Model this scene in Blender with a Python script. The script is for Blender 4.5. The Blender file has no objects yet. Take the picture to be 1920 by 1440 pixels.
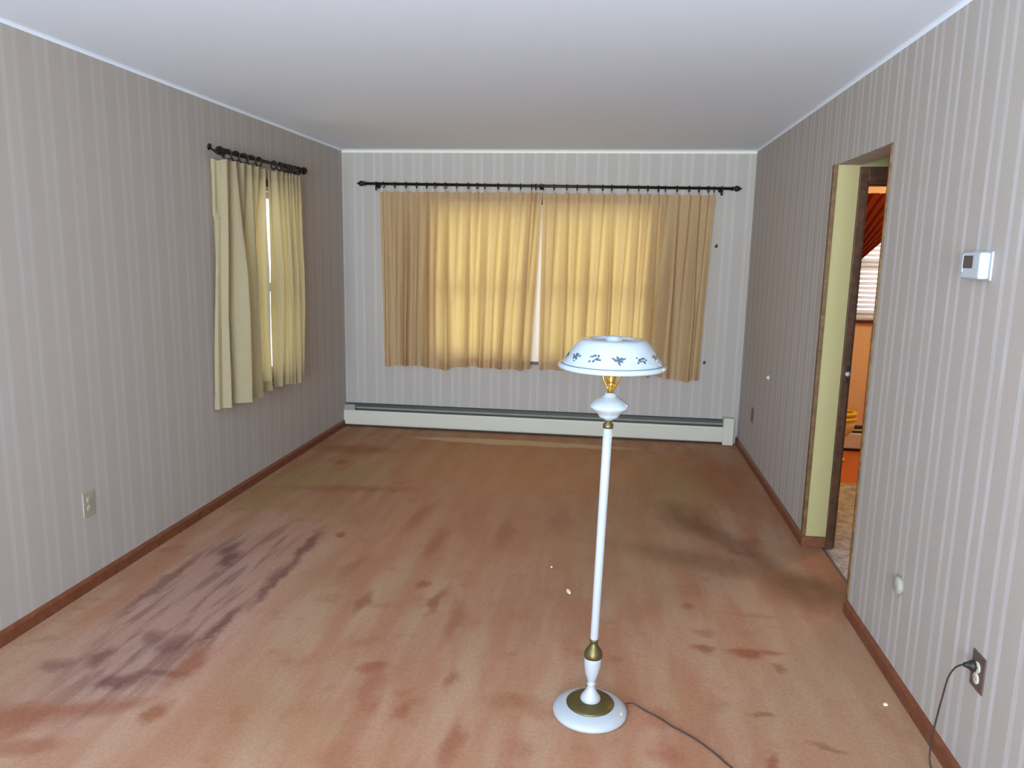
import bpy, bmesh, math, random
from mathutils import Vector, Matrix, noise
S = bpy.context.scene
COL = S.collection
PI = math.pi

# ------------------------------------------------------------------ camera
XL, XR, YB, H = -2.366, 1.122, 6.583, 2.44      # left wall, right wall, back wall, ceiling
YAW, PITCH, ROLL = -0.1269, -0.1720, 0.0191
cy_, sy_, cp_, sp_ = math.cos(YAW), math.sin(YAW), math.cos(PITCH), math.sin(PITCH)
fwd = Vector((sy_*cp_, cy_*cp_, sp_)); rgt = Vector((cy_, -sy_, 0)); up_ = rgt.cross(fwd)
cr_, sr_ = math.cos(ROLL), math.sin(ROLL)
r2 = rgt*cr_ + up_*sr_; u2 = up_*cr_ - rgt*sr_
cam = bpy.data.cameras.new('camera'); camo = bpy.data.objects.new('camera', cam); COL.objects.link(camo)
m3 = Matrix((r2, u2, -fwd)).transposed()
camo.matrix_world = Matrix.Translation((0, 0, 1.5933)) @ m3.to_4x4()
cam.sensor_width = 36; cam.lens = 36*1426.84/1920; cam.clip_start = 0.02
S.camera = camo

# ------------------------------------------------------------------ world, lights, exposure
S.view_settings.view_transform = 'Standard'; S.view_settings.look = 'None'
S.view_settings.exposure = 0.16; S.view_settings.gamma = 1.0
S.view_settings.use_curve_mapping = False
W = bpy.data.worlds.new('world'); S.world = W; W.use_nodes = True
bg = W.node_tree.nodes['Background']
bg.inputs[0].default_value = (0.82, 0.87, 1.0, 1); bg.inputs[1].default_value = 2.1

def area(name, loc, rot, sx, sy, power, color=(1, 1, 1), portal=False, spread=PI):
    l = bpy.data.lights.new(name, 'AREA'); l.shape = 'RECTANGLE'; l.size = sx; l.size_y = sy
    l.energy = power; l.color = color; l.spread = spread
    if portal: l.cycles.is_portal = True
    o = bpy.data.objects.new(name, l); COL.objects.link(o); o.location = loc; o.rotation_euler = rot
    return o
# assumed daylight through an unseen window behind the camera, tilted up to brighten ceiling
area('assumed_daylight_front', (-0.6, -3.42, 1.45), (math.radians(117), 0, 0), 3.0, 1.9, 335, (0.72, 0.87, 1.0), spread=math.radians(115))
# added cool fill for the near ceiling, in an unseen opening left of the camera
area('ceiling_fill_side', (XL-0.10, -0.3, 1.40), (0, math.radians(-90-58), 0), 1.1, 1.7, 85, (0.50, 0.76, 1.0), spread=math.radians(120))
# portals in the window openings so the sky is sampled well
area('portal_back', (-0.62, YB+0.2, 1.3), (math.radians(-90), 0, 0), 2.0, 1.5, 1, portal=True)
area('portal_left', (XL-0.2, 5.16, 1.3), (0, math.radians(-90), 0), 1.5, 1.0, 1, portal=True)
area('portal_kitchen', (2.55, YB+0.2, 1.55), (math.radians(-90), 0, 0), 1.4, 1.1, 1, portal=True)
# the camera's own flash, just above and right of its lens
fl = bpy.data.lights.new('camera_flash', 'POINT'); fl.energy = 22; fl.shadow_soft_size = 0.012; fl.color = (1.0, 0.97, 0.94)
flo = bpy.data.objects.new('camera_flash', fl); COL.objects.link(flo); flo.location = (0.055, 0.02, 1.655)
# assumed warm ceiling bulb of the kitchen, itself out of view
kb = bpy.data.lights.new('assumed_kitchen_bulb', 'POINT'); kb.energy = 44; kb.shadow_soft_size = 0.08; kb.color = (1.0, 0.66, 0.36)
kbo = bpy.data.objects.new('assumed_kitchen_bulb', kb); COL.objects.link(kbo); kbo.location = (2.7, 5.5, 2.2)

# ------------------------------------------------------------------ helpers
def tag(o, label=None, cat=None, group=None, kind=None):
    if label: o['label'] = label
    if cat: o['category'] = cat
    if group: o['group'] = group
    if kind: o['kind'] = kind
    return o
def empty(name, loc, label, cat, group=None):
    o = bpy.data.objects.new(name, None); COL.objects.link(o); o.location = loc; o.empty_display_size = .05
    return tag(o, label, cat, group)
def link(name, bm, mats, parent=None, smooth=False, bevel=0):
    me = bpy.data.meshes.new(name); bm.normal_update(); bm.to_mesh(me); bm.free()
    if not isinstance(mats, (list, tuple)): mats = [mats]
    for m in mats: me.materials.append(m)
    if smooth:
        for p in me.polygons: p.use_smooth = True
    o = bpy.data.objects.new(name, me); COL.objects.link(o)
    if parent: o.parent = parent
    if bevel:
        b = o.modifiers.new('bevel', 'BEVEL'); b.width = bevel; b.segments = 2; b.limit_method = 'ANGLE'
    return o
def box(bm, x0, x1, y0, y1, z0, z1, mi=0):
    v = [bm.verts.new((x, y, z)) for x in (x0, x1) for y in (y0, y1) for z in (z0, z1)]
    for f in ((0, 1, 3, 2), (4, 6, 7, 5), (0, 4, 5, 1), (2, 3, 7, 6), (0, 2, 6, 4), (1, 5, 7, 3)):
        bm.faces.new([v[i] for i in f]).material_index = mi
def lathe(bm, prof, cx=0, cy=0, seg=48, mi=0, axis=None, close=True):
    """prof: list of (r, z); axis: optional (origin, direction) instead of vertical"""
    rings = []
    if axis:
        O = Vector(axis[0]); D = Vector(axis[1]).normalized(); A = D.orthogonal().normalized(); B = D.cross(A)
    for r, z in prof:
        ring = []
        for i in range(seg):
            a = 2*PI*i/seg
            if axis: p = O + D*z + A*(r*math.cos(a)) + B*(r*math.sin(a))
            else: p = Vector((cx+r*math.cos(a), cy+r*math.sin(a), z))
            ring.append(bm.verts.new(p))
        rings.append(ring)
    for a, b in zip(rings, rings[1:]):
        for i in range(seg):
            f = bm.faces.new((a[i], a[(i+1) % seg], b[(i+1) % seg], b[i])); f.material_index = mi; f.smooth = True
    if close:
        if prof[0][0] > 1e-5: bm.faces.new(rings[0][::-1]).material_index = mi
        if prof[-1][0] > 1e-5: bm.faces.new(rings[-1]).material_index = mi
def tube(bm, pts, r, seg=10, mi=0, closed=False):
    pts = [Vector(p) for p in pts]; n = len(pts); rings = []
    prev = None
    for i, p in enumerate(pts):
        if closed: t = pts[(i+1) % n]-pts[i-1]
        else: t = pts[min(i+1, n-1)]-pts[max(i-1, 0)]
        t.normalize()
        if prev is None: a = t.orthogonal().normalized()
        else: a = (prev - t*prev.dot(t)).normalized()
        prev = a; b = t.cross(a)
        rr = r[i] if isinstance(r, (list, tuple)) else r
        rings.append([bm.verts.new(p + a*(rr*math.cos(2*PI*k/seg)) + b*(rr*math.sin(2*PI*k/seg))) for k in range(seg)])
    lst = list(zip(rings, rings[1:])) + ([(rings[-1], rings[0])] if closed else [])
    for a, b in lst:
        for k in range(seg):
            f = bm.faces.new((a[k], a[(k+1) % seg], b[(k+1) % seg], b[k])); f.material_index = mi; f.smooth = True
    if not closed:
        bm.faces.new(rings[0][::-1]).material_index = mi; bm.faces.new(rings[-1]).material_index = mi
def spline(ctrl, n=10):
    P = [Vector(c) for c in ctrl]; P = [P[0]*2-P[1]]+P+[P[-1]*2-P[-2]]; out = []
    for i in range(1, len(P)-2):
        for k in range(n):
            t = k/n; p0, p1, p2, p3 = P[i-1:i+3]
            out.append(0.5*((2*p1)+(p2-p0)*t+(2*p0-5*p1+4*p2-p3)*t*t+(3*p1-p0-3*p2+p3)*t**3))
    out.append(P[-2]); return out

# ------------------------------------------------------------------ materials
def srgb(r, g, b):
    f = lambda c: (c/255/12.92) if c/255 <= .04045 else ((c/255+.055)/1.055)**2.4
    return (f(r), f(g), f(b), 1)
def mat(name, col, rough=.6, metal=0, spec=.5, bump=0, bscale=200, coat=0):
    m = bpy.data.materials.new(name); m.use_nodes = True; nt = m.node_tree
    p = nt.nodes['Principled BSDF']; p.inputs['Base Color'].default_value = col
    p.inputs['Roughness'].default_value = rough; p.inputs['Metallic'].default_value = metal
    p.inputs['Specular IOR Level'].default_value = spec
    if coat: p.inputs['Coat Weight'].default_value = coat
    # every material gets faint procedural variation
    tc = nt.nodes.new('ShaderNodeTexCoord'); nz = nt.nodes.new('ShaderNodeTexNoise'); nz.inputs['Scale'].default_value = bscale
    nt.links.new(tc.outputs['Object'], nz.inputs['Vector'])
    mr = nt.nodes.new('ShaderNodeMapRange'); mr.inputs[3].default_value = max(0, rough-.04); mr.inputs[4].default_value = min(1, rough+.04)
    nt.links.new(nz.outputs[0], mr.inputs[0]); nt.links.new(mr.outputs[0], p.inputs['Roughness'])
    if bump:
        b = nt.nodes.new('ShaderNodeBump'); b.inputs['Strength'].default_value = bump; b.inputs['Distance'].default_value = .002
        nt.links.new(nz.outputs[0], b.inputs['Height']); nt.links.new(b.outputs[0], p.inputs['Normal'])
    return m
class N:
    """tiny node-graph builder"""
    def __init__(s, m): s.nt = m.node_tree; s.p = s.nt.nodes['Principled BSDF']
    def node(s, t, **kw):
        n = s.nt.nodes.new(t)
        for k, v in kw.items(): setattr(n, k, v)
        return n
    def put(s, sock, v):
        if isinstance(v, bpy.types.NodeSocket): s.nt.links.new(v, sock)
        else: sock.default_value = v
    def math(s, op, a, b=0., c=0., clamp=False):
        n = s.node('ShaderNodeMath', operation=op, use_clamp=clamp)
        s.put(n.inputs[0], a); s.put(n.inputs[1], b); s.put(n.inputs[2], c); return n.outputs[0]
    def mix(s, f, a, b, blend='MIX'):
        n = s.node('ShaderNodeMix', data_type='RGBA', blend_type=blend)
        s.put(n.inputs[0], f); s.put(n.inputs[6], a); s.put(n.inputs[7], b); return n.outputs[2]
    def noise(s, vec, scale, detail=3, rough=.5, dist=0.):
        n = s.node('ShaderNodeTexNoise'); s.put(n.inputs['Vector'], vec); n.inputs['Scale'].default_value = scale
        n.inputs['Detail'].default_value = detail; n.inputs['Roughness'].default_value = rough
        n.inputs['Distortion'].default_value = dist; return n
    def ramp(s, f, lo, hi, a=0., b=1., smooth=True):
        n = s.node('ShaderNodeMapRange'); n.interpolation_type = 'SMOOTHSTEP' if smooth else 'LINEAR'
        s.put(n.inputs[0], f); n.inputs[1].default_value = lo; n.inputs[2].default_value = hi
        n.inputs[3].default_value = a; n.inputs[4].default_value = b; return n.outputs[0]
    def mapping(s, vec, loc=(0, 0, 0), rot=(0, 0, 0), scale=(1, 1, 1), t='POINT'):
        n = s.node('ShaderNodeMapping', vector_type=t); s.put(n.inputs['Vector'], vec)
        n.inputs['Location'].default_value = loc; n.inputs['Rotation'].default_value = rot; n.inputs['Scale'].default_value = scale
        return n.outputs[0]

def wallpaper(name, ax, phase, con=.75):
    """pairs of narrow pale stripes, 17.5 cm repeat, on a warm grey paper"""
    m = mat(name, (1, 1, 1, 1), .75, spec=.25); g = N(m)
    tc = g.node('ShaderNodeTexCoord').outputs['Object']
    sp = g.node('ShaderNodeSeparateXYZ'); g.put(sp.inputs[0], tc)
    c = sp.outputs[ax]
    fr = g.math('FRACT', g.math('DIVIDE', g.math('ADD', c, -phase + 17.5 + .0875), .175))
    d = g.math('ABSOLUTE', g.math('SUBTRACT', fr, .5))                 # 0 at the middle of a pair
    dd = g.math('ABSOLUTE', g.math('SUBTRACT', d, .195))               # 0 on each stripe
    stripe = g.ramp(dd, .085, .05)
    inner = g.ramp(d, .2, .17)
    fine = g.math('FRACT', g.math('DIVIDE', g.math('ADD', c, 20.), .0125))
    finem = g.ramp(g.math('ABSOLUTE', g.math('SUBTRACT', fine, .5)), .1, .45)
    v = g.mapping(tc, scale=(8, 8, .6)); nz = g.noise(v, 6, 4)
    col = g.mix(finem, srgb(175, 166, 157), srgb(178, 169, 160))
    col = g.mix(g.math('MULTIPLY', inner, .35), col, srgb(182, 174, 167))
    k = g.ramp(nz.outputs[0], .3, .7, con*.5, con)
    col = g.mix(g.math('MULTIPLY', stripe, k), col, srgb(198, 194, 193))
    g.put(g.p.inputs['Base Color'], col)
    return m
M_wl = wallpaper('wallpaper_left', 1, 2.856, .33)
M_wr = wallpaper('wallpaper_right', 1, 3.230, .85)
M_wb = wallpaper('wallpaper_back', 0, -2.218, .42)
M_ceil = mat('ceiling_paint', srgb(234, 243, 255), .9, bump=.15, bscale=120, spec=.2)
M_trimw = mat('white_trim', srgb(228, 224, 210), .5)
M_wood = mat('baseboard_wood', srgb(133, 72, 44), .45, bscale=30)
M_dwood = mat('dark_casing_wood', srgb(84, 52, 30), .45, bscale=30)
M_edge = mat('edge_wood', srgb(100, 72, 34), .5)
M_olive = mat('olive_paint', srgb(178, 166, 116), .8)
M_kwall = mat('kitchen_wall_paint', srgb(224, 190, 150), .8)
M_kceil = mat('kitchen_ceiling', srgb(225, 215, 195), .9)
M_heat = mat('heater_enamel', srgb(204, 198, 182), .45)
M_slot = mat('heater_slot_shade', srgb(78, 78, 72), .5, .3)
M_iron = mat('dark_bronze', srgb(44, 36, 32), .45, .6)
M_milk = mat('milk_glass', srgb(172, 181, 187), .12, coat=.5)
M_enam = mat('white_enamel', srgb(174, 179, 184), .25, coat=.4)
M_brass = mat('aged_brass', srgb(106, 94, 58), .42, .75)
M_gold = mat('bright_brass', srgb(214, 172, 72), .22, .9)
M_blue = mat('painted_leaves', srgb(66, 84, 98), .5)
M_cord = mat('brown_cord', srgb(62, 48, 44), .5)
M_black = mat('black_plastic', srgb(30, 27, 26), .5)
M_white = mat('white_plastic', srgb(186, 194, 204), .4)
M_screen = mat('grey_display', srgb(62, 62, 68), .3)
M_browpl = mat('brown_plate', srgb(92, 76, 70), .4)
M_creamp = mat('cream_plastic', srgb(206, 200, 184), .5)
M_tan = mat('tan_plate', srgb(164, 158, 138), .5)
M_win = mat('window_frame_paint', srgb(240, 230, 220), .5)
M_blind = mat('blind_slat', srgb(238, 238, 240), .5)
M_yel = mat('yellow_glaze', srgb(226, 186, 60), .3)
M_paper = mat('paper_scrap', srgb(250, 240, 220), .7)
M_steel = mat('steel_hook', srgb(84, 88, 90), .35, .7)
g = N(M_blind); g.p.inputs['Transmission Weight'].default_value = 0
# wood grain on the long boards
for m_, a_, b_ in ((M_wood, srgb(108, 58, 36), srgb(128, 74, 48)), (M_dwood, srgb(66, 40, 24), srgb(98, 62, 36)), (M_edge, srgb(88, 60, 28), srgb(122, 88, 42))):
    g = N(m_); tc = g.node('ShaderNodeTexCoord').outputs['Object']
    n1 = g.noise(g.mapping(tc, scale=(2.5, 2.5, 2.5)), 9, 5, .6, .5)
    g.put(g.p.inputs['Base Color'], g.mix(g.ramp(n1.outputs[0], .3, .7), a_, b_))

M_glass = bpy.data.materials.new('window_glass'); M_glass.use_nodes = True
g = N(M_glass); nt = M_glass.node_tree; out = nt.nodes['Material Output']
tr = g.node('ShaderNodeBsdfTransparent'); gl = g.node('ShaderNodeBsdfGlossy'); gl.inputs['Roughness'].default_value = .03
lw = g.node('ShaderNodeLayerWeight'); fx = g.node('ShaderNodeMath', operation='MULTIPLY'); lw.inputs[0].default_value = .2; nt.links.new(lw.outputs['Facing'], fx.inputs[0]); fx.inputs[1].default_value = .25; ms = g.node('ShaderNodeMixShader')
tr.inputs[0].default_value = (.94, .97, .96, 1)
nt.links.new(fx.outputs[0], ms.inputs[0]); nt.links.new(tr.outputs[0], ms.inputs[1]); nt.links.new(gl.outputs[0], ms.inputs[2])
nt.links.new(ms.outputs[0], out.inputs[0]); nt.nodes.remove(g.p)

def cloth(name, dcol, tcol, tf, vscale=900):
    m = bpy.data.materials.new(name); m.use_nodes = True; g = N(m); nt = m.node_tree; out = nt.nodes['Material Output']
    tc = g.node('ShaderNodeTexCoord').outputs['Object']
    weave = g.noise(g.mapping(tc, scale=(1, 1, .12)), 160, 3, .6)
    k = g.ramp(weave.outputs[0], .3, .7, .97, 1.03)
    d = g.node('ShaderNodeBsdfDiffuse'); t = g.node('ShaderNodeBsdfTranslucent')
    dc = g.mix(1., dcol, (1, 1, 1, 1), 'MULTIPLY'); tcx = g.mix(1., tcol, (1, 1, 1, 1), 'MULTIPLY')
    kk = g.node('ShaderNodeCombineColor')
    for i in range(3): g.put(kk.inputs[i], k)
    g.put(d.inputs[0], g.mix(1., dcol, kk.outputs[0], 'MULTIPLY')); g.put(t.inputs[0], g.mix(1., tcol, kk.outputs[0], 'MULTIPLY'))
    b = g.node('ShaderNodeBump'); b.inputs['Strength'].default_value = .15; b.inputs['Distance'].default_value = .001
    g.put(b.inputs['Height'], weave.outputs[0]); nt.links.new(b.outputs[0], d.inputs['Normal'])
    ms = g.node('ShaderNodeMixShader'); ms.inputs[0].default_value = tf
    nt.links.new(d.outputs[0], ms.inputs[1]); nt.links.new(t.outputs[0], ms.inputs[2]); nt.links.new(ms.outputs[0], out.inputs[0])
    nt.nodes.remove(g.p); return m
M_curt = cloth('curtain_cloth', srgb(206, 178, 142), srgb(238, 202, 112), .40)
M_curtL = cloth('curtain_cloth_pale', srgb(184, 172, 140), srgb(226, 196, 118), .34)
M_red = cloth('red_cloth', srgb(112, 44, 26), srgb(150, 50, 24), .22)

# ---- carpet
M_carp = mat('carpet_pile', (1, 1, 1, 1), .95, spec=.05); g = N(M_carp)
tc = g.node('ShaderNodeTexCoord').outputs['Object']
n_big = g.noise(tc, 1.1, 3, .5); n_mid = g.noise(tc, 5.5, 5, .6); n_str = g.noise(g.mapping(tc, rot=(0, 0, math.radians(4)), scale=(5, .9, 1)), 1.6, 3, .5)
n_fine = g.noise(tc, 70, 4, .7)
off = g.node('ShaderNodeVectorMath', operation='SUBTRACT'); g.put(off.inputs[0], g.noise(tc, 7, 5, .65).outputs['Color']); off.inputs[1].default_value = (.5, .5, .5)
offs = g.node('ShaderNodeVectorMath', operation='SCALE'); g.put(offs.inputs[0], off.outputs[0]); offs.inputs['Scale'].default_value = .13
wv = g.node('ShaderNodeVectorMath', operation='ADD'); g.put(wv.inputs[0], tc); g.put(wv.inputs[1], offs.outputs[0])
WV = wv.outputs[0]
col = g.mix(g.ramp(n_str.outputs[0], .36, .66), srgb(195, 140, 108), srgb(206, 163, 132))
col = g.mix(g.ramp(n_mid.outputs[0], .54, .72, 0, .45), col, srgb(172, 106, 76))
col = g.mix(g.ramp(n_big.outputs[0], .52, .72, 0, .5), col, srgb(190, 150, 110))
def carpet_patch(col, c, cx, cy, rx, ry, ang=0, k=1., lo=1.45, hi=.35):
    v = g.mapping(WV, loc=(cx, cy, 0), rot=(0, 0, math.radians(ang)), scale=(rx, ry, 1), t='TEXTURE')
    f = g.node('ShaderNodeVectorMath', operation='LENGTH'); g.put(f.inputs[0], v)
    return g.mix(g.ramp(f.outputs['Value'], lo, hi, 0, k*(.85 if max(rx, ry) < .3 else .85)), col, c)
RUST, DARK, PURP, PINK, OLIV, PALE, DPUR = srgb(170, 104, 74), srgb(134, 98, 70), srgb(196, 156, 140), srgb(214, 164, 142), srgb(184, 152, 100), srgb(214, 172, 136), srgb(124, 82, 74)
for a in [  # large soft zones
    (PALE, .85, 2.75, .32, .8, 0, .5),
    (srgb(216, 152, 112), -.75, 4.4, .75, 1.0, 0, .6), (srgb(226, 166, 116), -.5, 5.6, 1.3, .8, 0, .7), (srgb(204, 158, 118), .1, 4.2, .5, .7, 0, .6),  # mid and far carpet colour raised to make up for weaker light there
    (OLIV, -1.95, 5.0, .42, .28, 20, .75), (OLIV, -2.15, 4.5, .14, .35, 0, .7), (OLIV, -1.75, 4.35, .22, .2, 0, .5), (OLIV, .5, 5.3, .3, .55, 0, .6),
    (srgb(176, 108, 72), -2.0, 5.75, .3, .14, 0, .7), (srgb(176, 112, 76), -1.75, 4.75, .45, .07, 8, .6), (srgb(180, 112, 78), .85, 5.4, .2, .7, 8, .6),
    (DARK, .72, 4.2, .09, .5, 30, .6), (DARK, 1.02, 3.62, .2, .22, 30, .75), (DARK, .5, 4.6, .16, .3, 10, .5), (srgb(136, 100, 70), .55, 3.9, .5, .13, -20, .5),
    (srgb(244, 206, 156), -.72, 6.22, .95, .09, 0, 1., 1.15, .75), (PINK, -1.75, 3.0, .38, 1.1, 4, .75), (PURP, -1.85, 3.15, .24, .85, 5, .75), (PURP, -1.85, 2.45, .3, .3, 0, .6)]:  # first entry: pale strip along the front of the heater
    col = carpet_patch(col, *a)
# worn purple streaks along the room, in the patch near the left wall
st = g.noise(g.mapping(tc, rot=(0, 0, math.radians(-3)), scale=(13, 1.3, 1)), 1.5, 4, .55)
vv = g.mapping(WV, loc=(-1.83, 3.1, 0), rot=(0, 0, math.radians(4)), scale=(.31, 1.0, 1), t='TEXTURE')
fL = g.node('ShaderNodeVectorMath', operation='LENGTH'); g.put(fL.inputs[0], vv)
msk = g.ramp(fL.outputs['Value'], 1.2, .7)
col = g.mix(g.math('MULTIPLY', msk, g.ramp(st.outputs[0], .47, .62, 0, .48)), col, DPUR)
for a in [  # spots and streaks with outlines of their own
    (DPUR, -1.98, 3.62, .04, .09, 0, .85), (DPUR, -1.90, 3.5, .05, .12, 10, .9), (DPUR, -1.58, 3.75, .035, .26, 6, .8), (DPUR, -1.56, 3.3, .03, .3, 2, .8),
    (DPUR, -1.6, 2.85, .03, .22, 0, .85), (DPUR, -1.7, 2.66, .06, .1, 0, .7), (DPUR, -2.08, 3.2, .03, .4, 0, .7), (DPUR, -1.93, 2.52, .05, .07, 0, .8), (DPUR, -1.75, 2.38, .08, .05, 0, .85),
    (DPUR, -1.82, 2.7, .05, .06, 30, .7), (DPUR, -1.62, 2.45, .12, .03, 10, .6), (DPUR, -2.05, 2.45, .05, .05, 0, .6),
    (RUST, -1.56, 2.52, .05, .16, 0, .8), (RUST, -1.5, 2.22, .04, .06, 0, .9), (RUST, -1.95, 2.12, .18, .09, 20, .85), (RUST, -1.7, 2.22, .16, .05, 20, .7), (RUST, -1.8, 1.98, .12, .05, 20, .7),
    (RUST, -1.457, 3.93, .03, .04, 0, .9), (RUST, -1.07, 3.16, .03, .12, 0, .8), (RUST, -.85, 3.38, .03, .05, 0, .8), (RUST, -.74, 3.22, .03, .15, -5, .85), (RUST, -.62, 3.05, .04, .2, 0, .6),
    (RUST, -.86, 2.63, .06, .04, 0, .85), (srgb(176, 110, 80), -.82, 2.45, .05, .22, 4, .75), (RUST, -.68, 2.35, .03, .05, 0, .7), (srgb(176, 110, 80), -.8, 2.1, .06, .14, 4, .6),
    (srgb(168, 104, 76), -.54, 2.6, .03, .06, 0, .8), (srgb(168, 104, 76), -.46, 2.22, .04, .12, 0, .8), (srgb(176, 120, 84), -.3, 2.48, .12, .06, 0, .6),
    (RUST, .44, 2.99, .06, .03, 0, .95), (RUST, .6, 2.97, .07, .04, 0, 1.), (RUST, .7, 2.99, .05, .02, 0, .8), (RUST, .715, 2.88, .02, .04, -10, .8), (RUST, .45, 3.12, .05, .03, 0, .6),
    (DARK, .41, 3.37, .03, .03, 0, .6), (RUST, .7, 3.31, .08, .03, 0, .4), (RUST, .57, 2.28, .02, .06, -20, .9), (srgb(160, 106, 76), .6, 2.54, .05, .015, 0, .8), (srgb(160, 100, 74), .77, 2.4, .06, .015, -10, .7),
    (srgb(184, 112, 82), .22, 2.48, .06, .07, 0, .7), (srgb(184, 112, 82), .24, 2.28, .06, .08, 0, .8), (RUST, .83, 4.2, .07, .1, 0, .5), (srgb(200, 150, 110), 1.0, 4.12, .05, .1, 0, .6),
    (DARK, -1.98, 5.38, .05, .07, 0, .6), (RUST, -.9, 3.9, .05, .22, 0, .5), (RUST, -1.1, 4.3, .05, .25, -6, .4), (RUST, -.55, 4.1, .05, .3, 0, .5), (RUST, -.25, 4.4, .07, .3, 0, .4), (RUST, -1.25, 3.5, .04, .2, -8, .5)]:
    col = carpet_patch(col, *a)
fm = g.ramp(n_fine.outputs[0], .25, .75, .63, .79); fc = g.node('ShaderNodeCombineColor')
for i in range(3): g.put(fc.inputs[i], fm)
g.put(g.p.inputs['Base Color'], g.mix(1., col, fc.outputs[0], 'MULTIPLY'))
bp_ = g.node('ShaderNodeBump'); bp_.inputs['Strength'].default_value = .5; bp_.inputs['Distance'].default_value = .006
g.put(bp_.inputs['Height'], g.noise(tc, 260, 3, .7).outputs[0]); g.put(g.p.inputs['Normal'], bp_.outputs[0])

# ---- vinyl and orange kitchen floor
M_vinyl = mat('vinyl_floor', (1, 1, 1, 1), .35); g = N(M_vinyl); tc = g.node('ShaderNodeTexCoord').outputs['Object']
vo = g.node('ShaderNodeTexVoronoi'); vo.inputs['Scale'].default_value = 16; g.put(vo.inputs['Vector'], tc)
vd = g.node('ShaderNodeTexVoronoi', feature='DISTANCE_TO_EDGE'); vd.inputs['Scale'].default_value = 16; g.put(vd.inputs['Vector'], tc)
c = g.mix(g.ramp(g.noise(tc, 14, 4).outputs[0], .35, .65), srgb(140, 138, 132), srgb(190, 186, 176))
c = g.mix(g.ramp(vd.outputs[0], .06, .02, 0, .7), c, srgb(212, 204, 186)); g.put(g.p.inputs['Base Color'], c)
M_kfl = mat('orange_floor', srgb(196, 104, 46), .35, bscale=8)

# ------------------------------------------------------------------ setting
def struct(name, bm, m, parent=None, **k):
    o = link(name, bm, m, parent, **k)
    if parent is None: o['kind'] = 'structure'
    return o
T = 0.125   # wall thickness
YF = -3.3   # unseen wall behind the camera, set back to flatten the light
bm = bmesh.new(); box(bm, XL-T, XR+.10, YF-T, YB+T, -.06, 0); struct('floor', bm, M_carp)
bm = bmesh.new(); box(bm, XR+.10, 5.0, 1.6, 5.56, -.06, -.004); struct('floor_hall', bm, M_vinyl)
bm = bmesh.new(); box(bm, XR+.10, 5.0, 5.56, YB+T, -.06, -.004); struct('floor_kitchen', bm, M_kfl)
bm = bmesh.new(); box(bm, XL-T, XR+T, YF-T, YB+T, H, H+.1); struct('ceiling', bm, M_ceil)
bm = bmesh.new(); box(bm, XR+T, 5.0, 1.6, YB+T, H, H+.1); struct('ceiling_kitchen', bm, M_kceil)
def wall_y(name, m, y0, y1, x0, x1, holes, z1=H, z0=0):
    """wall whose faces look along Y, with rectangular holes (xa, xb, za, zb) sorted along x"""
    bm = bmesh.new(); x = x0
    for xa, xb, za, zb in holes:
        if xa > x: box(bm, x, xa, y0, y1, z0, z1)
        if za > z0: box(bm, xa, xb, y0, y1, z0, za)
        if zb < z1: box(bm, xa, xb, y0, y1, zb, z1)
        x = xb
    if x1 > x: box(bm, x, x1, y0, y1, z0, z1)
    return struct(name, bm, m)
def wall_x(name, m, x0, x1, y0, y1, holes, z1=H, z0=0):
    bm = bmesh.new(); y = y0
    for ya, yb, za, zb in holes:
        if ya > y: box(bm, x0, x1, y, ya, z0, z1)
        if za > z0: box(bm, x0, x1, ya, yb, z0, za)
        if zb < z1: box(bm, x0, x1, ya, yb, zb, z1)
        y = yb
    if y1 > y: box(bm, x0, x1, y, y1, z0, z1)
    return struct(name, bm, m)
BX0, BX1, BZ0, BZ1 = -1.59, .36, .645, 1.99      # back window opening
LY0, LY1, LZ0, LZ1 = 4.66, 5.52, .68, 2.00       # left window opening
wall_y('wall_back', M_wb, YB, YB+T, XL-T, XR+T, [(BX0, BX1, BZ0, BZ1)])
wall_x('wall_left', M_wl, XL-T, XL, YF, YB, [(-1.2, .6, .75, 2.1), (LY0, LY1, LZ0, LZ1)])  # first hole is an unseen opening added for the side fill
DY0, DY1, DZ = 3.42, 4.228, 2.065
wr = wall_x('wall_right', M_wr, XR, XR+T, YF, YB, [(DY0, DY1, 0, DZ)])
wr.data.materials.append(M_olive)
for p in wr.data.polygons:      # the far reveal is painted olive, like the hall side
    if p.normal.y < -.9 and abs(p.center.y-DY1) < .01: p.material_index = 1
    if p.normal.x > .9: p.material_index = 1
wall_y('wall_front', M_wb, YF-T, YF, XL-T, XR+T, [(-2.1, .9, .5, 2.35)])  # its opening is assumed and unseen, made to let the front light in
# the hall wall that faces the camera, with the kitchen doorway
KX0, KX1, KZ = 1.277, 2.12, 1.985
wall_y('wall_hall', M_olive, DY1, DY1+T, XR+T, 3.2, [(KX0, KX1, 0, KZ)])
wall_x('wall_hall_side', M_olive, 3.2, 3.3, 1.6, DY1+T, [])
wall_y('wall_hall_near', M_olive, 1.5, 1.6, XR+T, 3.3, [])
wall_y('wall_kitchen_back', M_kwall, YB, YB+T, XR+T, 5.0, [(1.93, 3.15, 1.09, 2.02)])
wall_x('wall_kitchen_side', M_kwall, 4.9, 5.0, DY1+T, YB, [])
wall_y('wall_kitchen_near', M_kwall, DY1+.06, DY1+T, 3.3, 4.9, [])

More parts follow.
